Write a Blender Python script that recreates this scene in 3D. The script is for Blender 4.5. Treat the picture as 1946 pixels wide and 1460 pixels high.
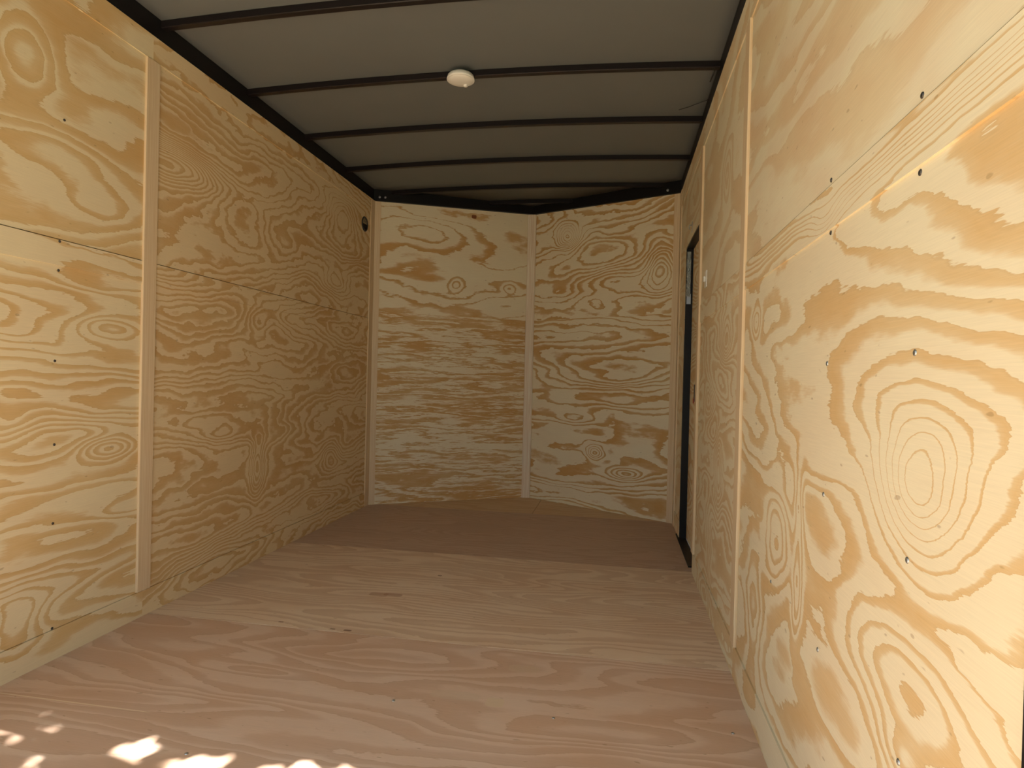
import bpy, bmesh, math, random
from mathutils import Vector, Matrix
random.seed(7)
S = bpy.context.scene
COL = S.collection
for o in list(bpy.data.objects): bpy.data.objects.remove(o)

# ---------------------------------------------------------------- camera, sky, sun, exposure
IMG_W, IMG_H, F_PX = 1946, 1460, 1170.54
cam_d = bpy.data.cameras.new('camera'); cam = bpy.data.objects.new('camera', cam_d); COL.objects.link(cam)
cam_d.sensor_fit = 'HORIZONTAL'; cam_d.sensor_width = 36.0; cam_d.lens = 36.0*F_PX/IMG_W
cam_d.clip_start = 0.02
R_ = Vector((0.98544367, 0.16823762, 0.02443088)); U_ = Vector((-0.02540975, 0.00366773, 0.99967039)); F_ = Vector((-0.16809256, 0.98573965, -0.00788922))
m = Matrix((R_, U_, -F_)).transposed().to_4x4(); m.translation = Vector((2.0354, 0.0, 1.0810))
cam.matrix_world = m
S.camera = cam

world = bpy.data.worlds.new('sky'); S.world = world; world.use_nodes = True
bg = world.node_tree.nodes['Background']
bg.inputs[0].default_value = (0.80, 0.91, 1.0, 1); bg.inputs[1].default_value = 0.95

SUN_DIR = Vector((-0.22, 0.62, -0.90)).normalized()     # the way the light travels
sun_d = bpy.data.lights.new('sun', 'SUN'); sun = bpy.data.objects.new('sun', sun_d); COL.objects.link(sun)
sun_d.energy = 15.0; sun_d.angle = math.radians(0.53); sun_d.color = (1.0, 0.97, 0.93)
sun.rotation_euler = SUN_DIR.to_track_quat('-Z', 'Y').to_euler(); sun.location = (3, -4, 8)

S.view_settings.view_transform = 'Standard'; S.view_settings.look = 'None'
S.view_settings.gamma = 1.0; S.view_settings.use_curve_mapping = False
S.view_settings.exposure = 1.28
S.cycles.max_bounces = 8; S.cycles.diffuse_bounces = 5; S.cycles.glossy_bounces = 3

# ---------------------------------------------------------------- dimensions (metres)
W = 2.488           # inner width
H = 2.54            # top of the plywood
Y0 = 0.760          # rear end of the walls
YC = 4.88           # where the nose starts
NX, NY, NZ = 1.244, 5.60, 2.588   # nose corner
CEIL = 2.633

# ---------------------------------------------------------------- node helpers
class G:
    def __init__(s, name):
        s.m = bpy.data.materials.new(name); s.m.use_nodes = True
        s.t = s.m.node_tree; s.b = s.t.nodes['Principled BSDF']
    def n(s, typ, **kw):
        n = s.t.nodes.new(typ)
        for k, v in kw.items(): setattr(n, k, v)
        return n
    def put(s, sock, v):
        if isinstance(v, (int, float)): sock.default_value = v
        elif isinstance(v, (tuple, list)):
            sock.default_value = tuple(v) if len(sock.default_value) == len(v) else tuple(v)+(1,)
        else: s.t.links.new(v, sock)
    def math(s, op, a, b=0.0, c=None, clamp=False):
        n = s.n('ShaderNodeMath', operation=op, use_clamp=clamp)
        s.put(n.inputs[0], a); s.put(n.inputs[1], b)
        if c is not None: s.put(n.inputs[2], c)
        return n.outputs[0]
    def xyz(s, x, y, z=0.0):
        n = s.n('ShaderNodeCombineXYZ'); s.put(n.inputs[0], x); s.put(n.inputs[1], y); s.put(n.inputs[2], z); return n.outputs[0]
    def noise(s, vec, detail=2.0, rough=0.5, scale=1.0, color=False):
        n = s.n('ShaderNodeTexNoise', noise_dimensions='2D')
        s.put(n.inputs['Vector'], vec); n.inputs['Scale'].default_value = scale
        n.inputs['Detail'].default_value = detail; n.inputs['Roughness'].default_value = rough
        return n.outputs['Color' if color else 'Fac']
    def noise3(s, vec, detail=2.0, rough=0.5, scale=1.0):
        n = s.n('ShaderNodeTexNoise'); s.put(n.inputs['Vector'], vec); n.inputs['Scale'].default_value = scale
        n.inputs['Detail'].default_value = detail; n.inputs['Roughness'].default_value = rough
        return n.outputs['Fac']
    def ramp(s, f, stops, interp='LINEAR'):
        n = s.n('ShaderNodeValToRGB'); e = n.color_ramp.elements; n.color_ramp.interpolation = interp
        while len(e) < len(stops): e.new(0.5)
        for el, (p, c) in zip(e, stops):
            el.position = p; el.color = (c, c, c, 1) if isinstance(c, (int, float)) else tuple(c)+(1,)
        s.put(n.inputs[0], f); return n.outputs[0]
    def mix(s, f, a, b, mode='MIX'):
        n = s.n('ShaderNodeMix', data_type='RGBA', blend_type=mode)
        s.put(n.inputs['Factor'], f); s.put(n.inputs[6], a); s.put(n.inputs[7], b); return n.outputs[2]
    def obj(s):
        tc = s.n('ShaderNodeTexCoord'); sp = s.n('ShaderNodeSeparateXYZ'); s.t.links.new(tc.outputs['Object'], sp.inputs[0])
        return sp.outputs
    def out(s, base, rough=0.6, metal=0.0, spec=0.5):
        s.put(s.b.inputs['Base Color'], base); s.put(s.b.inputs['Roughness'], rough)
        s.put(s.b.inputs['Metallic'], metal); s.b.inputs['Specular IOR Level'].default_value = spec
        return s.m

CREAM = (0.80, 0.71, 0.52); TAN = (0.665, 0.46, 0.225)

def plywood(name, axes, seed, knots=(), N=7.0, su=0.55, sv=2.6, lin=0.0, wob=0.35, jag=0.16,
            cream=CREAM, tan=TAN, strength=0.9, width=0.5, marks=(), extra=None, hue=0.12, skew=0.0, wf=(9.0, 22.0)):
    """rotary-cut veneer: contour bands of a height field stretched along the grain, plus knots."""
    g = G(name); o = g.obj(); M = g.math
    u, v = o[axes[0]], o[axes[1]]
    ox, oy = seed*13.7, seed*7.31
    wv = g.noise(g.xyz(M('MULTIPLY_ADD', u, 1.4, ox+3), M('MULTIPLY_ADD', v, 3.0, oy+9)), 2.0, color=True)
    sp = g.n('ShaderNodeSeparateColor'); g.put(sp.inputs[0], wv)
    u2 = M('MULTIPLY_ADD', M('SUBTRACT', sp.outputs[0], 0.5), 0.30, u)
    v2 = M('MULTIPLY_ADD', M('SUBTRACT', sp.outputs[1], 0.5), 0.14, v)
    base = g.noise(g.xyz(M('MULTIPLY_ADD', u2, su, ox), M('MULTIPLY_ADD', v2, sv, oy)), 1.6, 0.42)
    h = M('MULTIPLY', base, N*1.6)
    if lin or skew: h = M('ADD', h, M('MULTIPLY_ADD', v, lin, M('MULTIPLY', u, skew)))
    # softly warped coordinates for the knots
    uk = M('MULTIPLY_ADD', M('SUBTRACT', sp.outputs[1], 0.5), 0.07, u)
    vk = M('MULTIPLY_ADD', M('SUBTRACT', sp.outputs[2], 0.5), 0.035, v)
    for (ku, kv, ru, rv, amp) in knots:
        du = M('MULTIPLY', M('SUBTRACT', uk, ku), 1.0/ru); dv = M('MULTIPLY', M('SUBTRACT', vk, kv), 1.0/rv)
        d2 = M('ADD', M('MULTIPLY', du, du), M('MULTIPLY', dv, dv))
        h = M('MULTIPLY_ADD', M('POWER', math.e, M('MULTIPLY', d2, -1.0)), amp, h)
    wig = g.noise(g.xyz(M('MULTIPLY_ADD', u, wf[0], ox), M('MULTIPLY_ADD', v, wf[1], oy)), 3.0, 0.55)
    h = M('MULTIPLY_ADD', M('SUBTRACT', wig, 0.5), wob, h)
    jg = g.noise(g.xyz(M('MULTIPLY_ADD', u, 16.0, oy), M('MULTIPLY_ADD', v, 230.0, ox)), 2.0, 0.6)
    h = M('MULTIPLY_ADD', M('SUBTRACT', jg, 0.5), jag, h)
    fr = M('FRACT', h)
    wn = g.noise(g.xyz(M('MULTIPLY_ADD', u, 1.3, oy+5), M('MULTIPLY_ADD', v, 4.0, ox+2)), 2.0)
    fr = M('DIVIDE', fr, M('MAXIMUM', M('MULTIPLY_ADD', M('SUBTRACT', wn, 0.5), 1.7, width+0.06), 0.12))
    band = g.ramp(fr, [(0.0, 0.0), (0.035, 0.92), (0.30, 1.0), (0.72, 0.80), (1.0, 0.0)])
    thin = g.ramp(fr, [(0.0, 0.0), (0.03, 1.0), (0.14, 0.0)])
    streak = g.noise(g.xyz(M('MULTIPLY_ADD', u, 9.0, ox), M('MULTIPLY_ADD', v, 420.0, oy)), 2.0, 0.7)
    stv = M('MULTIPLY_ADD', M('SUBTRACT', streak, 0.5), 0.16, 1.0)
    big = g.noise(g.xyz(M('MULTIPLY_ADD', u, 2.2, oy), M('MULTIPLY_ADD', v, 5.0, ox)), 3.0, 0.6)
    fac = M('MULTIPLY', M('MULTIPLY', band, strength), M('MULTIPLY_ADD', big, 0.7, 0.62), clamp=True)
    col = g.mix(fac, cream, tan)
    col = g.mix(M('MULTIPLY', thin, 0.22*strength), col, (tan[0]*.62, tan[1]*.55, tan[2]*.45))
    # rosier and yellower patches of the veneer
    col = g.mix(g.ramp(big, [(0.35, 0.0), (0.7, hue)]), col, (0.66, 0.40, 0.24))
    # small dark pin flecks
    fl = g.noise(g.xyz(M('MULTIPLY_ADD', u, 22.0, ox), M('MULTIPLY_ADD', v, 60.0, oy)), 1.0)
    col = g.mix(M('MULTIPLY', g.ramp(fl, [(0.79, 0.0), (0.84, 1.0)]), 0.4), col, (0.30, 0.17, 0.07))
    for (mu, mv, ru, rv, c, a) in marks:          # stains and patches with their own shape
        dx = M('ABSOLUTE', M('MULTIPLY', M('SUBTRACT', u, mu), 1.0/ru)); dy = M('ABSOLUTE', M('MULTIPLY', M('SUBTRACT', v, mv), 1.0/rv))
        mk = M('ADD', M('POWER', dx, 4.0), M('POWER', dy, 4.0))
        col = g.mix(M('MULTIPLY', g.ramp(mk, [(0.6, 1.0), (1.0, 0.0)]), a), col, c)
    sm = g.n('ShaderNodeVectorMath', operation='SCALE'); g.put(sm.inputs[0], col); g.put(sm.inputs['Scale'], stv)
    return g.out(sm.outputs[0], 0.62, 0, 0.25)

def plain(name, c, rough=0.5, metal=0.0, spec=0.5, var=0.08, sc=30.0, emis=None):
    g = G(name); tc = g.n('ShaderNodeTexCoord')
    f = g.noise3(tc.outputs['Object'], 3.0, 0.6, sc)
    a = tuple(x*(1-var) for x in c); b = tuple(min(1, x*(1+var)) for x in c)
    return g.out(g.mix(f, a, b), rough, metal, spec)

def straight_grain(name, axis, cross, c1, c2, freq=90.0):
    """solid pine strip, grain running along one axis"""
    g = G(name); o = g.obj(); M = g.math
    cr = o[cross[0]] if len(cross) == 1 else M('ADD', o[cross[0]], o[cross[1]])
    a = g.noise(g.xyz(M('MULTIPLY', o[axis], 0.6), M('MULTIPLY', cr, freq)), 2.0, 0.6)
    fr = M('FRACT', M('MULTIPLY', a, 5.0))
    col = g.mix(M('MULTIPLY', g.ramp(fr, [(0.0, 0.0), (0.5, 0.8), (0.9, 1.0), (1.0, 0.0)]), 0.75), c1, c2)
    return g.out(col, 0.55, 0, 0.3)

# knots and swirls: (along, up, radius along, radius up, rings)
PLY = {}
PLY['rn_low'] = plywood('plywood_right_near_lower', (1, 2), 1.0, [
    (1.025, 0.935, 0.115, 0.095, 5.0), (1.0, 0.95, 0.20, 0.14, 1.8), (1.2, 1.0, 0.9, 0.20, 3.0), (1.1, 1.515, 1.3, 0.050, 7.0), (1.48, 1.46, 0.10, 0.025, 2.0), (1.05, 0.62, 0.24, 0.085, 3.6), (1.03, 0.50, 0.10, 0.05, 2.2),
    (1.64, 0.783, 0.035, 0.10, 2.5), (1.83, 0.66, 0.11, 0.13, 3.0), (1.62, 0.56, 0.04, 0.12, 2.6),
    (2.17, 1.29, 0.07, 0.06, 3.0), (1.50, 0.90, 0.16, 0.05, 1.6), (2.1, 0.35, 0.12, 0.2, 2.8)],
    N=5.0, su=0.8, sv=2.4, wob=0.9, wf=(5.0, 12.0), jag=0.16, width=0.42, strength=0.95)
PLY['rn_up'] = plywood('plywood_right_near_upper', (1, 2), 2.3, [],
    N=6.0, su=0.26, sv=2.0, wob=0.6, wf=(3.0, 12.0), width=0.50, hue=0.3, strength=0.55)
PLY['rf_low'] = plywood('plywood_right_far_lower', (1, 2), 3.1, [(2.73, 1.25, 0.13, 0.10, 5), (2.85, 0.68, 0.10, 0.20, 6), (3.2, 1.0, 0.2, 0.1, 4)],
    N=10, su=1.0, sv=2.6, wob=1.2, wf=(6.0, 12.0), strength=0.8)
PLY['rf_up'] = plywood('plywood_right_far_upper', (1, 2), 4.7, [(2.8, 2.0, 0.1, 0.12, 3)], N=4, su=0.8, sv=1.8, strength=0.6)
PLY['rd'] = plywood('plywood_right_by_nose', (1, 2), 5.2, [], N=6, su=0.5, sv=2.5, strength=0.6)
PLY['ln_low'] = plywood('plywood_left_near_lower', (1, 2), 6.4, [
    (2.19, 1.246, 0.16, 0.05, 3.2), (2.206, 0.763, 0.15, 0.055, 5.0), (1.76, 0.90, 0.12, 0.09, 3.0),
    (1.82, 0.18, 0.10, 0.09, 3.0), (2.2, 0.50, 0.22, 0.04, 1.6)],
    N=11.0, su=0.36, sv=3.0, wob=0.7, wf=(5.0, 16.0), width=0.50, jag=0.22, strength=0.85, cream=(0.79, 0.67, 0.445), tan=(0.64, 0.415, 0.165))
PLY['ln_up'] = plywood('plywood_left_near_upper', (1, 2), 7.7, [(1.80, 2.16, 0.12, 0.14, 3.2), (2.16, 1.72, 0.20, 0.10, 1.3), (1.86, 1.86, 0.3, 0.09, 1.5)],
    N=4.5, su=0.6, sv=2.2, wob=0.8, wf=(4.0, 10.0), jag=0.22, width=0.60, strength=0.85, cream=(0.79, 0.67, 0.445), tan=(0.64, 0.415, 0.165))
PLY['lf_low'] = plywood('plywood_left_far_lower', (1, 2), 8.9, [
    (3.263, 0.53, 0.07, 0.20, 5.0), (3.23, 1.379, 0.12, 0.09, 3.5), (4.2, 0.5, 0.15, 0.12, 5), (2.9, 0.75, 0.22, 0.07, 3)],
    N=13.0, su=0.55, sv=2.6, wob=1.6, wf=(6.0, 13.0), width=0.50, cream=(0.765, 0.615, 0.385), tan=(0.58, 0.34, 0.12), strength=0.8)
PLY['lf_up'] = plywood('plywood_left_far_upper', (1, 2), 9.6, [
    (2.50, 2.03, 0.42, 0.10, 10.0), (3.46, 1.90, 0.24, 0.12, 3.5), (4.3, 2.25, 0.25, 0.16, 5.0), (4.2, 1.75, 0.2, 0.1, 4.0)],
    N=12.0, su=0.55, sv=2.0, wob=1.6, wf=(6.0, 12.0), width=0.42, cream=(0.765, 0.615, 0.385), tan=(0.58, 0.34, 0.12), strength=0.8)
PLY['nl_up'] = plywood('plywood_nose_left_upper', (0, 2), 10.4, [(0.62, 1.90, 0.05, 0.06, 2.0), (1.05, 1.9, 0.06, 0.05, 2)],
    N=6.0, su=0.65, sv=2.6, wob=0.8, wf=(5.0, 12.0), jag=0.3, width=0.27, strength=1.0, tan=(0.58, 0.34, 0.12),
    marks=[(0.753, 2.508, 0.020, 0.017, (0.22, 0.07, 0.03), 0.95)])
PLY['nl_low'] = plywood('plywood_nose_left_lower', (0, 2), 11.2, [], N=5.5, su=0.30, sv=4.0, wob=2.2, wf=(3.0, 26.0), jag=0.9, width=0.60, strength=1.0, tan=(0.58, 0.34, 0.12))
PLY['nr_up'] = plywood('plywood_nose_right_upper', (0, 2), 12.5, [(1.572, 2.342, 0.10, 0.11, 7.0), (1.92, 1.90, 0.30, 0.16, 6.0), (2.35, 2.0, 0.1, 0.2, 5.0)],
    N=11.0, su=0.8, sv=1.9, wob=1.3, wf=(6.0, 12.0), width=0.42, strength=1.0, tan=(0.58, 0.34, 0.12))
PLY['nr_low'] = plywood('plywood_nose_right_lower', (0, 2), 13.3, [(1.863, 0.48, 0.07, 0.06, 4.0), (2.127, 0.337, 0.13, 0.05, 3.5), (1.7, 0.75, 0.2, 0.06, 2)],
    N=10.0, su=0.5, sv=2.4, wob=1.1, wf=(5.0, 12.0), width=0.46, strength=1.0, tan=(0.58, 0.34, 0.12))
PLY['door'] = plywood('plywood_side_door', (1, 2), 14.6, [], N=14, su=0.5, sv=2.5, strength=1.0)
FC = (0.735, 0.545, 0.42); FT = (0.53, 0.335, 0.215)
PLY['f1'] = plywood('plywood_floor_rear', (0, 1), 21.0, [(0.75, 2.05, 0.30, 0.04, 2.0)], N=9, su=0.45, sv=2.8, cream=FC, tan=(0.61, 0.40, 0.28), strength=0.85, width=0.65, hue=0.3,
    marks=[(1.66, 2.013, 0.032, 0.030, (0.72, 0.55, 0.37), 0.75), (0.32, 1.7225, 0.30, 0.003, (0.82, 0.66, 0.47), 0.8), (1.52, 2.03, 0.09, 0.03, (0.66, 0.50, 0.36), 0.5), (1.72, 2.27, 0.06, 0.03, (0.68, 0.50, 0.34), 0.5)])
PLY['f2'] = plywood('plywood_floor_middle', (0, 1), 22.0, [(0.9, 2.75, 0.2, 0.05, 2.0)], N=12, su=0.40, sv=2.6, cream=(0.79, 0.625, 0.47), tan=(0.63, 0.44, 0.305), strength=0.75, width=0.6, hue=0.25,
    marks=[(0.97, 2.90, 0.05, 0.02, (0.38, 0.18, 0.11), 0.6), (0.90, 2.89, 0.05, 0.025, (0.45, 0.25, 0.16), 0.6), (0.937, 2.45, 0.018, 0.008, (0.22, 0.12, 0.08), 0.8), (0.87, 2.45, 0.012, 0.006, (0.22, 0.12, 0.08), 0.7), (0.62, 2.47, 0.012, 0.006, (0.22, 0.12, 0.08), 0.7), (1.11, 3.24, 0.012, 0.01, (0.22, 0.12, 0.08), 0.7)])
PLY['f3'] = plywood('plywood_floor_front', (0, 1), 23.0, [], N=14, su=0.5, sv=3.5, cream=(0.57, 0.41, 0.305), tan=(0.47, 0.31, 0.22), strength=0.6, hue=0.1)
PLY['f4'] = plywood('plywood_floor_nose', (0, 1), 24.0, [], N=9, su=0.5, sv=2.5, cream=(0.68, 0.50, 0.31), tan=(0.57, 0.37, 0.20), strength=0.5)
MB = straight_grain('pine_batten', 2, (0, 1), (0.78, 0.63, 0.43), (0.66, 0.47, 0.28))
MBP = straight_grain('pale_pine_strip', 2, (0, 1), (0.88, 0.80, 0.66), (0.68, 0.48, 0.32), 60.0)
BLACK = plain('black_painted_steel', (0.009, 0.008, 0.009), 0.4, 0.0, 0.25)
BOWM = plain('black_gloss_steel', (0.011, 0.008, 0.009), 0.32, 0.0, 0.3)
SHEET = plain('grey_roof_skin', (0.155, 0.165, 0.17), 0.55, 0.0, 0.35, 0.05, 4.0)
WHITE = plain('white_plastic', (0.80, 0.78, 0.74), 0.35, 0, 0.5, 0.02)
DARKP = plain('black_plastic', (0.02, 0.02, 0.023), 0.5)
ZINC = plain('zinc_steel', (0.45, 0.48, 0.52), 0.35, 0.9)
SCREWD = plain('dark_screw_steel', (0.10, 0.09, 0.085), 0.4, 0.7)
RED = plain('red_plastic', (0.35, 0.03, 0.02), 0.45)
CONC = plain('ground_grass', (0.14, 0.135, 0.09), 0.9, 0, 0.2, 0.25, 3.0)
SKIN = plain('white_outer_skin', (0.6, 0.6, 0.6), 0.4)
LEAF = plain('leaf_green', (0.07, 0.13, 0.03), 0.6, 0, 0.3, 0.3, 8.0)
BARK = plain('bark', (0.16, 0.11, 0.07), 0.9, 0, 0.1, 0.3, 14.0)
g = G('clear_crumpled_film'); g.b.inputs['Transmission Weight'].default_value = 0.35
BAG = g.out((0.62, 0.66, 0.66), 0.18, 0.0, 0.9)

# ---------------------------------------------------------------- mesh helpers
def box(bm, x0, x1, y0, y1, z0, z1, mi=0, faces=None):
    vs = [bm.verts.new(p) for p in ((x0,y0,z0),(x1,y0,z0),(x1,y1,z0),(x0,y1,z0),(x0,y0,z1),(x1,y0,z1),(x1,y1,z1),(x0,y1,z1))]
    for f in ((0,3,2,1),(4,5,6,7),(0,1,5,4),(1,2,6,5),(2,3,7,6),(3,0,4,7)):
        fc = bm.faces.new([vs[i] for i in f]); fc.material_index = mi
def prism(bm, poly, z0, z1, mi=0, ztop=None):
    """poly = xy corner list (counter-clockwise); ztop = optional list of heights"""
    n = len(poly)
    a = [bm.verts.new((x, y, z0)) for x, y in poly]
    b = [bm.verts.new((x, y, (ztop[i] if ztop else z1))) for i, (x, y) in enumerate(poly)]
    fs = [bm.faces.new(a[::-1]), bm.faces.new(b)] + [bm.faces.new((a[i], a[(i+1)%n], b[(i+1)%n], b[i])) for i in range(n)]
    for f in fs: f.material_index = mi
def lathe(bm, prof, M4, seg=32, mi=0):
    """prof = [(r, h)]; spun about local Z, placed with M4"""
    rings = []
    for r, h in prof:
        if r < 1e-6: rings.append([bm.verts.new(M4 @ Vector((0, 0, h)))])
        else: rings.append([bm.verts.new(M4 @ Vector((r*math.cos(t), r*math.sin(t), h))) for t in [2*math.pi*k/seg for k in range(seg)]])
    for A, B in zip(rings, rings[1:]):
        for k in range(seg):
            k2 = (k+1) % seg
            if len(A) == 1 and len(B) == 1: continue
            if len(A) == 1: f = bm.faces.new((A[0], B[k], B[k2]))
            elif len(B) == 1: f = bm.faces.new((A[k], B[0], A[k2]))
            else: f = bm.faces.new((A[k], B[k], B[k2], A[k2]))
            f.material_index = mi; f.smooth = True
def tube(bm, pts, r, seg=8):
    rings = []
    for i, p in enumerate(pts):
        p = Vector(p); d = (Vector(pts[min(i+1, len(pts)-1)]) - Vector(pts[max(i-1, 0)])).normalized()
        a = d.orthogonal().normalized(); b = d.cross(a)
        rings.append([bm.verts.new(p + (a*math.cos(t)+b*math.sin(t))*r) for t in [2*math.pi*k/seg for k in range(seg)]])
    for A, B in zip(rings, rings[1:]):
        for k in range(seg):
            f = bm.faces.new((A[k], A[(k+1)%seg], B[(k+1)%seg], B[k])); f.smooth = True
    bm.faces.new(rings[0][::-1]); bm.faces.new(rings[-1])
def obj(name, bm, mats, parent=None, bevel=0.0, origin=None):
    bmesh.ops.recalc_face_normals(bm, faces=bm.faces)
    if parent is not None: origin = parent.location
    if origin is not None: bmesh.ops.translate(bm, verts=bm.verts, vec=-Vector(origin))
    me = bpy.data.meshes.new(name); bm.to_mesh(me); bm.free()
    for mm in (mats if isinstance(mats, (list, tuple)) else [mats]): me.materials.append(mm)
    o = bpy.data.objects.new(name, me); COL.objects.link(o)
    if parent is not None: o.parent = parent
    elif origin is not None: o.location = origin
    if bevel:
        b = o.modifiers.new('bevel', 'BEVEL'); b.width = bevel; b.segments = 2; b.limit_method = 'ANGLE'
    return o
def thing(name, label, cat, loc, group=None):
    o = bpy.data.objects.new(name, None); COL.objects.link(o); o.location = loc; o.empty_display_size = 0.05
    o['label'] = label; o['category'] = cat
    if group: o['group'] = group
    return o
def tag(o, label, cat, group=None):
    o['label'] = label; o['category'] = cat
    if group: o['group'] = group
    return o
def struct(o, label, cat='wall'):
    o['kind'] = 'structure'; o['label'] = label; o['category'] = cat; return o

# ---------------------------------------------------------------- floor
bm = bmesh.new(); G_ = 0.002
S1, S2, S3 = 2.425, 3.655, 4.92
ext = 0.03
box(bm, -ext, W+ext, Y0-0.06, S1-G_, -0.019, 0, 0)
box(bm, -ext, W+ext, S1+G_, S2-G_, -0.019, 0, 1)
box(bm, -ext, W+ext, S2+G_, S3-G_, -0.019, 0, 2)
def nose_y(x): return NY - abs(x-NX)*(NY-YC)/NX
xl = (S3+G_-YC)/(NY-YC)*NX
xs = 1.388
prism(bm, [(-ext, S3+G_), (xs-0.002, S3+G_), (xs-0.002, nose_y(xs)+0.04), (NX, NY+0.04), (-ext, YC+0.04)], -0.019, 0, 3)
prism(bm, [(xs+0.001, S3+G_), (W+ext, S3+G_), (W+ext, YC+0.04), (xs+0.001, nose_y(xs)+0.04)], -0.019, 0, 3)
box(bm, -0.06, W+0.06, Y0-0.06, NY+0.1, -0.12, -0.021, 4)
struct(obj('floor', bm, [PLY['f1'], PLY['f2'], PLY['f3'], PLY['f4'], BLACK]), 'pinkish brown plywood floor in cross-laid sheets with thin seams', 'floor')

# ---------------------------------------------------------------- side walls: sheets with slightly proud strips where they cross the frame
D = 0.005; T = 0.05
STR = {'L': (0.112, 1.458, 1.552, 2.433), 'R': (0.118, 1.424, 1.520, 2.412)}
def wall_sheet(bm, side, y0, y1, lo, up, zmin=0.0):
    b_, m0, m1, t_ = STR[side]
    rows = [(0.0, b_, D, lo), (b_+0.0015, m0, 0, lo), (m0, m1, D, lo), (m1+0.0038, t_, 0.002, up), (t_, H, 0.002+D, up)]
    for z0, z1, d, mi in rows:
        if z1 <= zmin: continue
        z0 = max(z0, zmin)
        if side == 'L': box(bm, -T+0.006, d, y0, y1, z0, z1, mi)
        else: box(bm, W-d, W+T-0.006, y0, y1, z0, z1, mi)
    z0 = max(0, zmin)
    if side == 'L': box(bm, -T, -T+0.006, y0, y1, z0, H, 4)
    else: box(bm, W+T-0.006, W+T, y0, y1, z0, H, 5)
bm = bmesh.new()
wall_sheet(bm, 'L', Y0, 2.39, 0, 1); wall_sheet(bm, 'L', 2.39, YC+0.02, 2, 3)
struct(obj('wall_left', bm, [PLY['ln_low'], PLY['ln_up'], PLY['lf_low'], PLY['lf_up'], BLACK]), 'left plywood wall with swirling grain and a dark line at mid height')
DY0, DY1, DH, DD = 3.645, 4.42, 2.02, 0.045      # side door opening
bm = bmesh.new()
wall_sheet(bm, 'R', Y0, 2.385, 0, 1); wall_sheet(bm, 'R', 2.385, 3.61, 2, 3)
wall_sheet(bm, 'R', 3.61, DY0, 2, 3); wall_sheet(bm, 'R', DY0, DY1, 4, 4, DH); wall_sheet(bm, 'R', DY1, YC+0.02, 4, 4)
struct(obj('wall_right', bm, [PLY['rn_low'], PLY['rn_up'], PLY['rf_low'], PLY['rf_up'], PLY['rd'], BLACK]), 'right plywood wall with a big ringed knot and a side door')

# ---------------------------------------------------------------- nose walls
ndir = Vector((NX, NY-YC, 0)).normalized(); nn = Vector((-ndir.y, ndir.x, 0))
def nose_wall(name, side, lo, up, label):
    bm = bmesh.new()
    for (za, zb, mi) in ((0, 1.62, 0), (1.62, None, 1)):
        if side == 'L': poly = [(0, YC), (NX, NY), (NX, NY+0.06), (-0.05, YC+0.03)]
        else: poly = [(NX, NY), (W, YC), (W+0.05, YC+0.03), (NX, NY+0.06)]
        if zb: prism(bm, poly, za, zb, mi)
        else:
            zt = [H, NZ, NZ, H] if side == 'L' else [NZ, H, H, NZ]
            prism(bm, poly, za, 0, mi, zt)
    return struct(obj(name, bm, [lo, up]), label)
nose_wall('wall_front_left', 'L', PLY['nl_low'], PLY['nl_up'], 'left plywood panel of the pointed front wall, streaky lower half')
nose_wall('wall_front_right', 'R', PLY['nr_low'], PLY['nr_up'], 'right plywood panel of the pointed front wall with curling grain')

# ---------------------------------------------------------------- battens over the seams, corner strips
def batten(name, side, y0, y1, label, th=0.012):
    bm = bmesh.new(); z0, z1 = STR[side][0]+0.003, STR[side][3]-0.001
    if side == 'L': box(bm, 0, th, y0, y1, z0, z1)
    else: box(bm, W-th, W, y0, y1, z0, z1)
    return struct(obj(name, bm, MB, bevel=0.002), label, 'trim')
batten('trim_1', 'L', 2.352, 2.428, 'vertical pine strip on the left wall')
batten('trim_2', 'R', 2.345, 2.418, 'vertical pine strip on the right wall nearest the viewer')
batten('trim_3', 'R', 3.572, 3.642, 'vertical pine strip beside the side door', th=0.014)
def corner_strip(name, pts, label, mat=MB):
    bm = bmesh.new(); prism(bm, pts, 0.0, H-0.002); return struct(obj(name, bm, mat), label, 'trim')
q = Vector((0, YC, 0)) + ndir*0.055; q2 = q - nn*0.010
corner_strip('trim_4', [(0.0, 4.80), (0.010, 4.80), (0.010, YC-0.004), (q2.x, q2.y), (q.x, q.y), (0.0, YC)], 'folded pine strip in the left front corner')
corner_strip('trim_5', [(W, 4.78), (W, YC), (W-q.x, q.y), (W-q2.x, q2.y), (W-0.010, YC-0.004), (W-0.010, 4.78)], 'folded pine strip in the right front corner')
bm = bmesh.new(); a = Vector((NX, NY, 0)) - ndir*0.055; b2 = Vector((NX, NY, 0)) + Vector((ndir.x, -ndir.y, 0))*0.035
prism(bm, [(a.x, a.y), (a.x+0.004, a.y-0.010), (b2.x-0.003, b2.y-0.011), (b2.x, b2.y), (NX, NY)], 0.0, NZ-0.004)
struct(obj('trim_6', bm, MBP), 'pale pine strip down the middle of the pointed front wall', 'trim')

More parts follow.
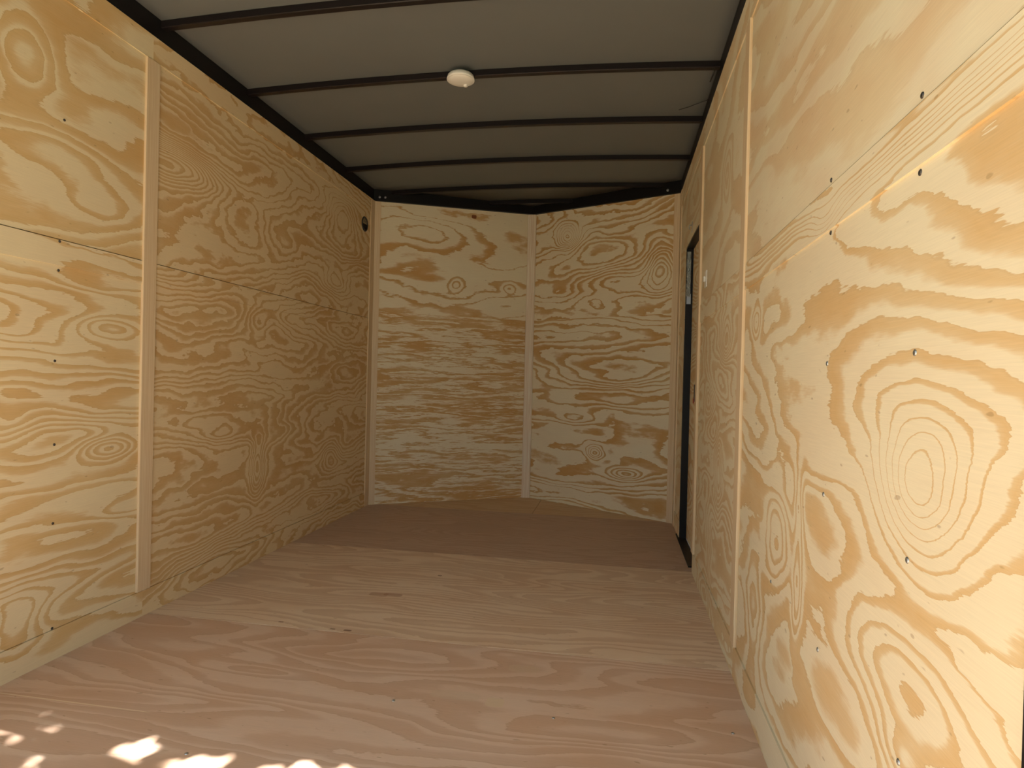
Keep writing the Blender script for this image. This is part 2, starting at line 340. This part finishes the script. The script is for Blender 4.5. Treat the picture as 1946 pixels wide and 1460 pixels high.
# ---------------------------------------------------------------- ceiling skin, roof rails, bows
def crown(x): return 0.028*(1-((x-W/2)/(W/2))**2)
bm = bmesh.new(); nx, ys = 24, [Y0-0.06, 2.4, 3.6, YC]
def grid_roof(bm, z, th):
    xsn = [-0.05+(W+0.10)*i/nx for i in range(nx+1)]
    lo = []
    for x in xsn:
        yend = nose_y(x)+0.05
        lo.append([(x, y, z+crown(x)) for y in (Y0-0.06, 2.4, 3.6, 4.8, yend)])
    A = [[bm.verts.new(p) for p in r] for r in lo]; B = [[bm.verts.new((p[0], p[1], p[2]+th)) for p in r] for r in lo]
    for i in range(nx):
        for j in range(4):
            f = bm.faces.new((A[i][j], A[i][j+1], A[i+1][j+1], A[i+1][j])); f.smooth = True
            f = bm.faces.new((B[i][j], B[i+1][j], B[i+1][j+1], B[i][j+1])); f.smooth = True
    for i in range(nx):
        bm.faces.new((A[i][0], A[i+1][0], B[i+1][0], B[i][0])); bm.faces.new((A[i][4], B[i][4], B[i+1][4], A[i+1][4]))
    for j in range(4):
        bm.faces.new((A[0][j], B[0][j], B[0][j+1], A[0][j+1])); bm.faces.new((A[nx][j], A[nx][j+1], B[nx][j+1], B[nx][j]))
grid_roof(bm, CEIL, 0.03)
struct(obj('ceiling', bm, SHEET), 'dull grey metal roof skin above black bows', 'ceiling')

bm = bmesh.new(); box(bm, -0.05, 0.004, Y0, YC+0.02, H+0.0005, CEIL-0.001)
tag(obj('roof_rail', bm, BLACK, origin=(0, 2.8, H)), 'long black steel rail along the top of the left wall', 'rail', 'black rails under the roof edge')
bm = bmesh.new(); box(bm, W-0.004, W+0.05, Y0, YC+0.02, H+0.0005, CEIL-0.001)
tag(obj('roof_rail', bm, BLACK, origin=(W, 2.8, H)), 'long black steel rail along the top of the right wall', 'rail', 'black rails under the roof edge')
def nose_rail(side, n=12):
    bm = bmesh.new(); rows = []
    for k in range(n+1):
        t = k/n; x = 0.005+(NX-0.005)*t
        x = x if side == 'L' else W-x
        yi, yo = nose_y(x)-0.022-0.003*t, nose_y(x)+0.045
        zb, zt = H+(NZ-H)*t+0.002, CEIL+crown(x)+0.002
        rows.append([bm.verts.new(p) for p in ((x, yi, zb), (x, yo, zb), (x, yo, zt), (x, yi, zt))])
    for A, B in zip(rows, rows[1:]):
        for j in range(4): bm.faces.new((A[j], A[(j+1)%4], B[(j+1)%4], B[j]))
    bm.faces.new(rows[0][::-1]); bm.faces.new(rows[-1]); return bm
tag(obj('roof_rail', nose_rail('L'), BLACK, origin=(0.6, 5.2, H)), 'black steel rail above the left panel of the pointed front wall', 'rail', 'black rails under the roof edge')
tag(obj('roof_rail', nose_rail('R'), BLACK, origin=(1.9, 5.2, H)), 'black steel rail above the right panel of the pointed front wall', 'rail', 'black rails under the roof edge')

def bow_mesh(yc, x0, x1, zb=2.600, h=0.031, w=0.034, n=20):
    bm = bmesh.new(); rows = []
    prof = [(-w/2, h), (-w/2, 0.003), (-w/2+0.003, 0), (w/2-0.003, 0), (w/2, 0.003), (w/2, h)]
    for i in range(n+1):
        x = x0+(x1-x0)*i/n
        rows.append([bm.verts.new((x, yc+dy, zb+crown(x)+dz)) for dy, dz in prof])
    for A, B in zip(rows, rows[1:]):
        for k in range(len(prof)):
            bm.faces.new((A[k], B[k], B[(k+1) % len(prof)], A[(k+1) % len(prof)]))
    bm.faces.new(rows[0][::-1]); bm.faces.new(rows[-1]); return bm
bows = [(1.20, 0.004, W-0.004, 'black steel roof bow nearest the rear opening'),
        (1.82, 0.004, W-0.004, 'black steel roof bow second from the rear opening'),
        (2.452, 0.004, W-0.004, 'black arched roof bow crossing the top edge, in front of the round light'),
        (3.098, 0.004, W-0.004, 'black arched roof bow carrying the round white light'),
        (3.722, 0.004, W-0.004, 'black arched roof bow next behind the round light'),
        (4.342, 0.004, W-0.004, 'black arched roof bow, second behind the one with the round light'),
        (4.945, 0.13, W-0.13, 'black roof bow spanning the corners where the pointed front begins'),
        (5.375, 0.88, 1.61, 'shortest black roof bow, deep in the pointed front')]
for y, x0, x1, lab in bows[2:]:
    tag(obj('roof_bow', bow_mesh(y, x0, x1), BOWM, origin=(W/2, y, 2.60)), lab, 'roof bow', 'black bows across the roof')

# rear door frame (posts and header) at the open end
bm = bmesh.new()
box(bm, -0.06, 0.004, Y0-0.07, Y0, -0.02, CEIL-0.002)
box(bm, W-0.004, W+0.06, Y0-0.07, Y0, -0.02, CEIL-0.002)
box(bm, 0.004, W-0.004, Y0-0.07, Y0-0.01, 2.52, CEIL-0.002)
struct(obj('door_2', bm, BLACK), 'black steel frame round the open rear end', 'door frame')

# ---------------------------------------------------------------- side door
d1 = bpy.data.objects.new('door_1', None); COL.objects.link(d1); d1.location = (W, (DY0+DY1)/2, 0)
struct(d1, 'recessed side door in a black frame in the right wall', 'door')
bm = bmesh.new()
box(bm, W-0.001, W+DD+0.012, DY1, DY1+0.012, 0.0, DH)                    # far jamb
box(bm, W+0.0005, W+DD+0.012, DY1-0.012, DY1, 0.008, DH-0.012)
box(bm, W+0.0005, W+DD+0.012, DY0, DY0+0.012, 0.008, DH-0.012)
box(bm, W-0.001, W+DD+0.012, DY0, DY1, DH-0.012, DH-0.0005)
obj('door_frame', bm, BLACK, d1)
bm = bmesh.new(); prism(bm, [(W-0.014, 3.735), (W+DD, 3.735), (W+DD, DY1+0.0), (W-0.0005, DY1+0.0), (W-0.0005, DY1+0.11), (W-0.014, DY1+0.11)], 0.0005, 0.008)
obj('threshold', bm, BLACK, d1)
bm = bmesh.new(); box(bm, W+DD+0.001, W+DD+0.011, DY0+0.012, DY1-0.012, 0.008, DH-0.012)
pan = obj('door_panel', bm, PLY['door'], d1)
pan.data.materials[0] = PLY['door']
bm = bmesh.new(); box(bm, W+DD-0.013, W+DD+0.001, 4.045, 4.085, 0.965, 1.075)
hd = obj('door_handle', bm, DARKP, d1, 0.003)
bm = bmesh.new(); box(bm, W+DD-0.017, W+DD-0.012, 4.05, 4.08, 0.955, 0.985); o = obj('lock_button', bm, RED, d1, 0.002); o['label'] = 'dark red lock button'
bm = bmesh.new(); box(bm, W+0.006, W+0.034, DY1-0.015, DY1-0.012, 1.63, 1.70); obj('strike_plate', bm, ZINC, d1)

# crumpled clear film on the upper far jamb
bm = bmesh.new(); ni, nj = 10, 34; gv = []
for i in range(ni+1):
    row = []
    for j in range(nj+1):
        x = W+0.003+0.026*i/ni; z = 1.99-0.31*j/nj
        row.append(bm.verts.new((x, DY1-0.022+random.uniform(-0.007, 0.006), z+random.uniform(-.003, .003))))
    gv.append(row)
for i in range(ni):
    for j in range(nj): bm.faces.new((gv[i][j], gv[i+1][j], gv[i+1][j+1], gv[i][j+1]))
o = obj('plastic_bag', bm, BAG, origin=(W+0.015, DY1-0.02, 1.68)); sm = o.modifiers.new('thickness', 'SOLIDIFY'); sm.thickness = 0.0012
tag(o, 'crumpled silvery clear plastic bag hanging on the far jamb of the side door', 'bag')
# metal hook above the door
hk = thing('door_hook', 'small silver metal hook on the right wall above the side door', 'hook', (W, 4.10, 2.06))
bm = bmesh.new(); box(bm, W-0.004, W, 4.085, 4.115, 2.05, 2.12); obj('back_plate', bm, ZINC, hk, 0.001)
bm = bmesh.new(); tube(bm, [(W-0.003, 4.10, 2.10), (W-0.018, 4.10, 2.098), (W-0.022, 4.10, 2.085), (W-0.017, 4.10, 2.07)], 0.003); obj('hook', bm, ZINC, hk)

# light switch
sw = thing('light_switch', 'small white light switch on the right wall before the side door strip', 'light switch', (W, 3.39, 1.635))
bm = bmesh.new(); box(bm, W-0.006, W, 3.355, 3.425, 1.592, 1.680); obj('switch_plate', bm, WHITE, sw, 0.002)
bm = bmesh.new(); box(bm, W-0.016, W-0.006, 3.382, 3.398, 1.622, 1.650); obj('toggle', bm, WHITE, sw, 0.002)

# round vent, left wall by the front corner
vt = thing('wall_vent', 'round black louvred vent high on the left wall by the front corner', 'vent', (0, 4.69, 2.30))
MX = Matrix.Translation((D*0, 4.69, 2.30)) @ Matrix.Rotation(math.pi/2, 4, 'Y')
bm = bmesh.new(); lathe(bm, [(0.046, 0.001), (0.046, 0.006), (0.056, 0.008), (0.060, 0.004), (0.060, 0.0)], MX, 40); obj('vent_rim', bm, DARKP, vt)
bm = bmesh.new(); lathe(bm, [(0.0, 0.002), (0.047, 0.002), (0.047, 0.0)], MX, 40)
for k in range(-3, 4):
    z = 2.30+k*0.0125; hw = math.sqrt(max(0, 0.046**2-(k*0.0125)**2))
    a = [bm.verts.new(p) for p in ((0.0015, 4.69-hw, z+0.004), (0.0015, 4.69+hw, z+0.004), (0.0065, 4.69+hw, z-0.003), (0.0065, 4.69-hw, z-0.003))]
    bm.faces.new(a)
obj('louvres', bm, DARKP, vt)

# round ceiling light
LX, LY, LZ = 1.210, 3.060, 2.626
cl = thing('ceiling_light', 'round white plastic dome light fixed under a black roof bow', 'ceiling light', (LX, LY, LZ))
MC = Matrix.Translation((LX, LY, LZ)) @ Matrix.Rotation(math.pi, 4, 'X')
bm = bmesh.new(); lathe(bm, [(0.0, 0.0), (0.060, 0.0), (0.066, 0.006), (0.071, 0.020), (0.071, 0.026), (0.066, 0.029), (0.062, 0.027)], MC, 48); obj('light_base', bm, WHITE, cl)
bm = bmesh.new(); lathe(bm, [(0.064, 0.027), (0.060, 0.031), (0.045, 0.036), (0.025, 0.039), (0.0, 0.040)], MC, 48); obj('lens', bm, WHITE, cl)
bm = bmesh.new(); lathe(bm, [(0.011, 0.0), (0.011, 0.010), (0.008, 0.013), (0.0, 0.014)], Matrix.Translation((LX+0.018, LY+0.030, LZ-0.034)) @ Matrix.Rotation(math.pi, 4, 'X'), 20); obj('push_switch', bm, WHITE, cl)

# loose wires at the roof edge
bm = bmesh.new(); tube(bm, [(2.478, 3.44, 2.606), (2.43, 3.465, 2.600), (2.385, 3.50, 2.598), (2.336, 3.545, 2.604)], 0.0022)
tag(obj('loose_wire', bm, DARKP, origin=(2.478, 3.44, 2.606)), 'thin dark loose wire poking out of the right roof edge', 'wire')
bm = bmesh.new(); tube(bm, [(2.462, 3.118, 2.603), (2.459, 3.15, 2.594), (2.452, 3.18, 2.580)], 0.004)
tag(obj('wire_tail', bm, DARKP, origin=(2.462, 3.118, 2.603)), 'short black wire tail under the right end of the bow with the light', 'wire')

# bolts at the nose corners
def bolt(p, lab):
    b = thing('hex_bolt', lab, 'bolt', p, 'shiny bolts at the front roof corners')
    Mb = Matrix.Translation(p) @ Matrix.Rotation(math.pi/2, 4, 'X')
    bm = bmesh.new(); lathe(bm, [(0.011, -0.001), (0.011, 0.002), (0.0, 0.002)], Mb, 20); obj('washer', bm, ZINC, b)
    bm = bmesh.new(); lathe(bm, [(0.007, 0.002), (0.007, 0.007), (0.0, 0.007)], Mb, 6); obj('bolt_head', bm, ZINC, b)
def np(x, z): return (x, nose_y(x)-0.0253, z)
bolt(np(0.085, 2.575), 'shiny bolt on the black rail in the left front roof corner, right of its twin')
bolt(np(0.045, 2.572), 'shiny bolt on the black rail in the left front roof corner, left of its twin')
bolt(np(2.385, 2.575), 'shiny bolt on the black rail in the right front roof corner')

# ---------------------------------------------------------------- screw heads
bm = bmesh.new(); lathe(bm, [(0.0052, 0.0), (0.0050, 0.0012), (0.0030, 0.0022), (0.0, 0.0022)], Matrix.Identity(4), 14)
me_d = bpy.data.meshes.new('screw_head_dark'); bmesh.ops.recalc_face_normals(bm, faces=bm.faces); bm.to_mesh(me_d)
me_z = bpy.data.meshes.new('screw_head_zinc'); bm.to_mesh(me_z); bm.free()
me_d.materials.append(SCREWD); me_z.materials.append(ZINC)
def screw(p, axis, lab, grp, me=me_d, s=1.0):
    o = bpy.data.objects.new('screw_head', me); COL.objects.link(o); o.location = p; o.scale = (s, s, s)
    o.rotation_euler = {'L': (0, math.pi/2, 0), 'R': (0, -math.pi/2, 0), 'F': (0, 0, 0)}[axis]
    tag(o, lab, 'screw', grp)
for (y, z, off, lab) in [(1.965, 1.996, 0.002, 'highest dark screw on the left wall, in the upper sheet'),
        (1.952, 1.546, D, 'dark screw on the left wall on the dark line of the middle strip'),
        (1.954, 1.440, 0, 'dark screw on the left wall just under the middle strip'),
        (1.946, 1.107, 0, 'dark screw on the left wall, next below the middle strip'),
        (1.950, 0.799, 0, 'dark screw on the left wall, left of the oval grain eye by the pine strip'),
        (1.950, 0.508, 0, 'dark screw on the left wall, second from the bottom'),
        (1.955, 0.118, 0, 'lowest dark screw on the left wall, at the bottom strip')]:
    screw((off, y, z), 'L', lab, 'screws in a column on the left wall')
for (y, z, off, me, lab) in [(1.039, 1.532, 0.002, me_d, 'dark screw above the right wall strip, nearest the viewer'),
        (1.446, 1.533, 0.002, me_d, 'dark screw above the right wall strip, farther from the viewer'),
        (1.043, 1.415, 0, me_d, 'dark screw just below the bright line of the right wall, nearest the viewer'),
        (1.446, 1.418, 0, me_d, 'dark screw just below the bright line of the right wall, farther along'),
        (1.043, 1.137, 0, me_z, 'silver screw on the right wall above the big ringed knot'),
        (1.446, 1.132, 0, me_z, 'tiny silver screw on the right wall left of the one above the big knot'),
        (1.048, 0.814, 0, me_z, 'silver screw on the right wall below the big ringed knot'),
        (1.446, 0.845, 0, me_z, 'silver screw on the right wall left of and below the big ringed knot'),
        (1.058, 0.492, 0, me_z, 'lowest silver screw on the right wall at the bottom of the picture'),
        (1.877, 0.515, 0, me_z, 'tiny silver screw low on the right wall near the pine strip'),
        (1.455, 0.499, 0, me_z, 'silver screw low on the right wall midway between its neighbours')]:
    screw((W-off, y, z), 'R', lab, 'screws in the right wall', me)
for (x, y, lab) in [(0.863, 1.557, 'silver floor screw beside the bright sun patches'), (1.328, 1.953, 'silver floor screw in the middle of the nearest floor sheet'),
        (1.862, 1.961, 'silver floor screw right of the small pale square patch'), (2.417, 1.993, 'silver floor screw near the foot of the right wall')]:
    screw((x, y, 0.0), 'F', lab, 'screws in the floor', me_z)

# ---------------------------------------------------------------- outdoors behind the opening
bm = bmesh.new(); box(bm, -25, 27, -28, 24, -0.62, -0.55)
struct(obj('ground', bm, CONC), 'green grass outside', 'ground')
bm = bmesh.new()                                        # unseen lowered ramp, added to bounce sunlight onto the lower walls
v = [bm.verts.new(p) for p in ((0.05, 0.70, -0.03), (W-0.05, 0.70, -0.03), (W-0.05, -1.25, -0.545), (0.05, -1.25, -0.545), (0.05, 0.70, -0.07), (W-0.05, 0.70, -0.07), (W-0.05, -1.25, -0.549), (0.05, -1.25, -0.549))]
for f in ((0,1,2,3),(7,6,5,4),(0,4,5,1),(1,5,6,2),(2,6,7,3),(3,7,4,0)): bm.faces.new([v[i] for i in f])
tag(obj('bounce_ramp', bm, PLY['f4']), 'unseen plywood ramp added at the rear to bounce sunlight inside', 'ramp')

# leafy boughs hanging in front of the opening; the sun comes through their gaps
tree = thing('shade_tree', 'leafy tree whose low boughs shade the rear opening', 'tree', (6.0, -3.2, -0.55))
lit = [(0.27, 1.55, 0.085, 0.035), (0.40, 1.56, 0.045, 0.030), (0.36, 1.51, 0.05, 0.02), (0.72, 1.545, 0.065, 0.055), (0.74, 1.44, 0.06, 0.03),
       (0.93, 1.52, 0.095, 0.055), (0.93, 1.42, 0.10, 0.03), (1.30, 1.44, 0.24, 0.16), (1.55, 1.35, 0.2, 0.12), (0.50, 1.42, 0.05, 0.03),
       (0.5, 1.22, 0.25, 0.10), (1.0, 1.10, 0.3, 0.12), (1.6, 1.05, 0.3, 0.14), (2.1, 1.20, 0.16, 0.09), (0.3, 0.95, 0.2, 0.1)]
bm = bmesh.new(); up = -SUN_DIR/abs(SUN_DIR.z)
cnt = 0
while cnt < 15000:
    px, py = random.uniform(-0.9, 3.1), random.uniform(0.4, 3.2)
    z = random.uniform(2.75, 3.7)
    L = random.uniform(0.05, 0.085)
    if any(((px-a)/(rx+L*0.25))**2+((py-b)/(ry+L*0.25))**2 < 1 for a, b, rx, ry in lit): continue
    c = Vector((px, py, 0)) + up*z
    if c.y > 0.55: continue
    ax = Vector((random.gauss(0, 1), random.gauss(0, 1), random.gauss(0, 0.35))).normalized(); bx = ax.cross(SUN_DIR + Vector((random.gauss(0, .35), random.gauss(0, .35), 0))).normalized()
    vs = [bm.verts.new(c + ax*(L*s) + bx*(L*0.5*t)) for s, t in ((-1, 0), (-.4, .9), (.4, .8), (1, 0), (.4, -.8), (-.4, -.9))]
    bm.faces.new(vs); cnt += 1
fo = obj('foliage', bm, LEAF, tree); fo['kind'] = 'stuff'
bm = bmesh.new(); tube(bm, [(6.0, -3.2, -0.55), (5.95, -3.15, 1.2), (5.7, -3.0, 2.6), (5.4, -2.9, 4.2)], 0.14, 12); obj('trunk', bm, BARK, tree)
bm = bmesh.new(); tube(bm, [(5.8, -3.05, 2.2), (4.6, -2.3, 3.3), (3.2, -1.6, 3.95), (1.4, -1.2, 3.98), (0.4, -1.0, 3.9)], 0.035, 10); obj('branch', bm, BARK, tree)

def low_sky_blocker(x, y, w, hh, lab):  # unseen trees, added to cut low skylight and dim the nose walls
    bm = bmesh.new(); bmesh.ops.create_icosphere(bm, subdivisions=4, radius=1.0)
    for v in bm.verts:
        k = 1+0.13*math.sin(v.co.x*9+x)+0.12*math.sin(v.co.y*8+y)*math.cos(v.co.z*7)+random.uniform(-.06, .06)
        v.co = Vector((v.co.x*w*k, v.co.y*2.2*k, max(-1, v.co.z)*hh*0.55*k+hh*0.45))
    t = thing('added_blocker_tree', lab, 'tree', (x, y, -0.55), 'added trees cutting low skylight behind the viewer')
    bmesh.ops.translate(bm, verts=bm.verts, vec=(x, y, -0.55)); obj('crown', bm, LEAF, t)
    bm = bmesh.new(); tube(bm, [(x, y, -0.55), (x, y, hh*0.5)], 0.2, 10); obj('trunk', bm, BARK, t)
for i, (x, y) in enumerate([(-15, -8), (-7, -12), (3.0, -15), (12, -12), (19, -8)]):
    low_sky_blocker(x, y, 3.0, 5.0, 'added dark tree %s of the row behind the viewer' % ['at the far left end', 'second from the left end', 'in the middle', 'second from the right end', 'at the far right end'][i])
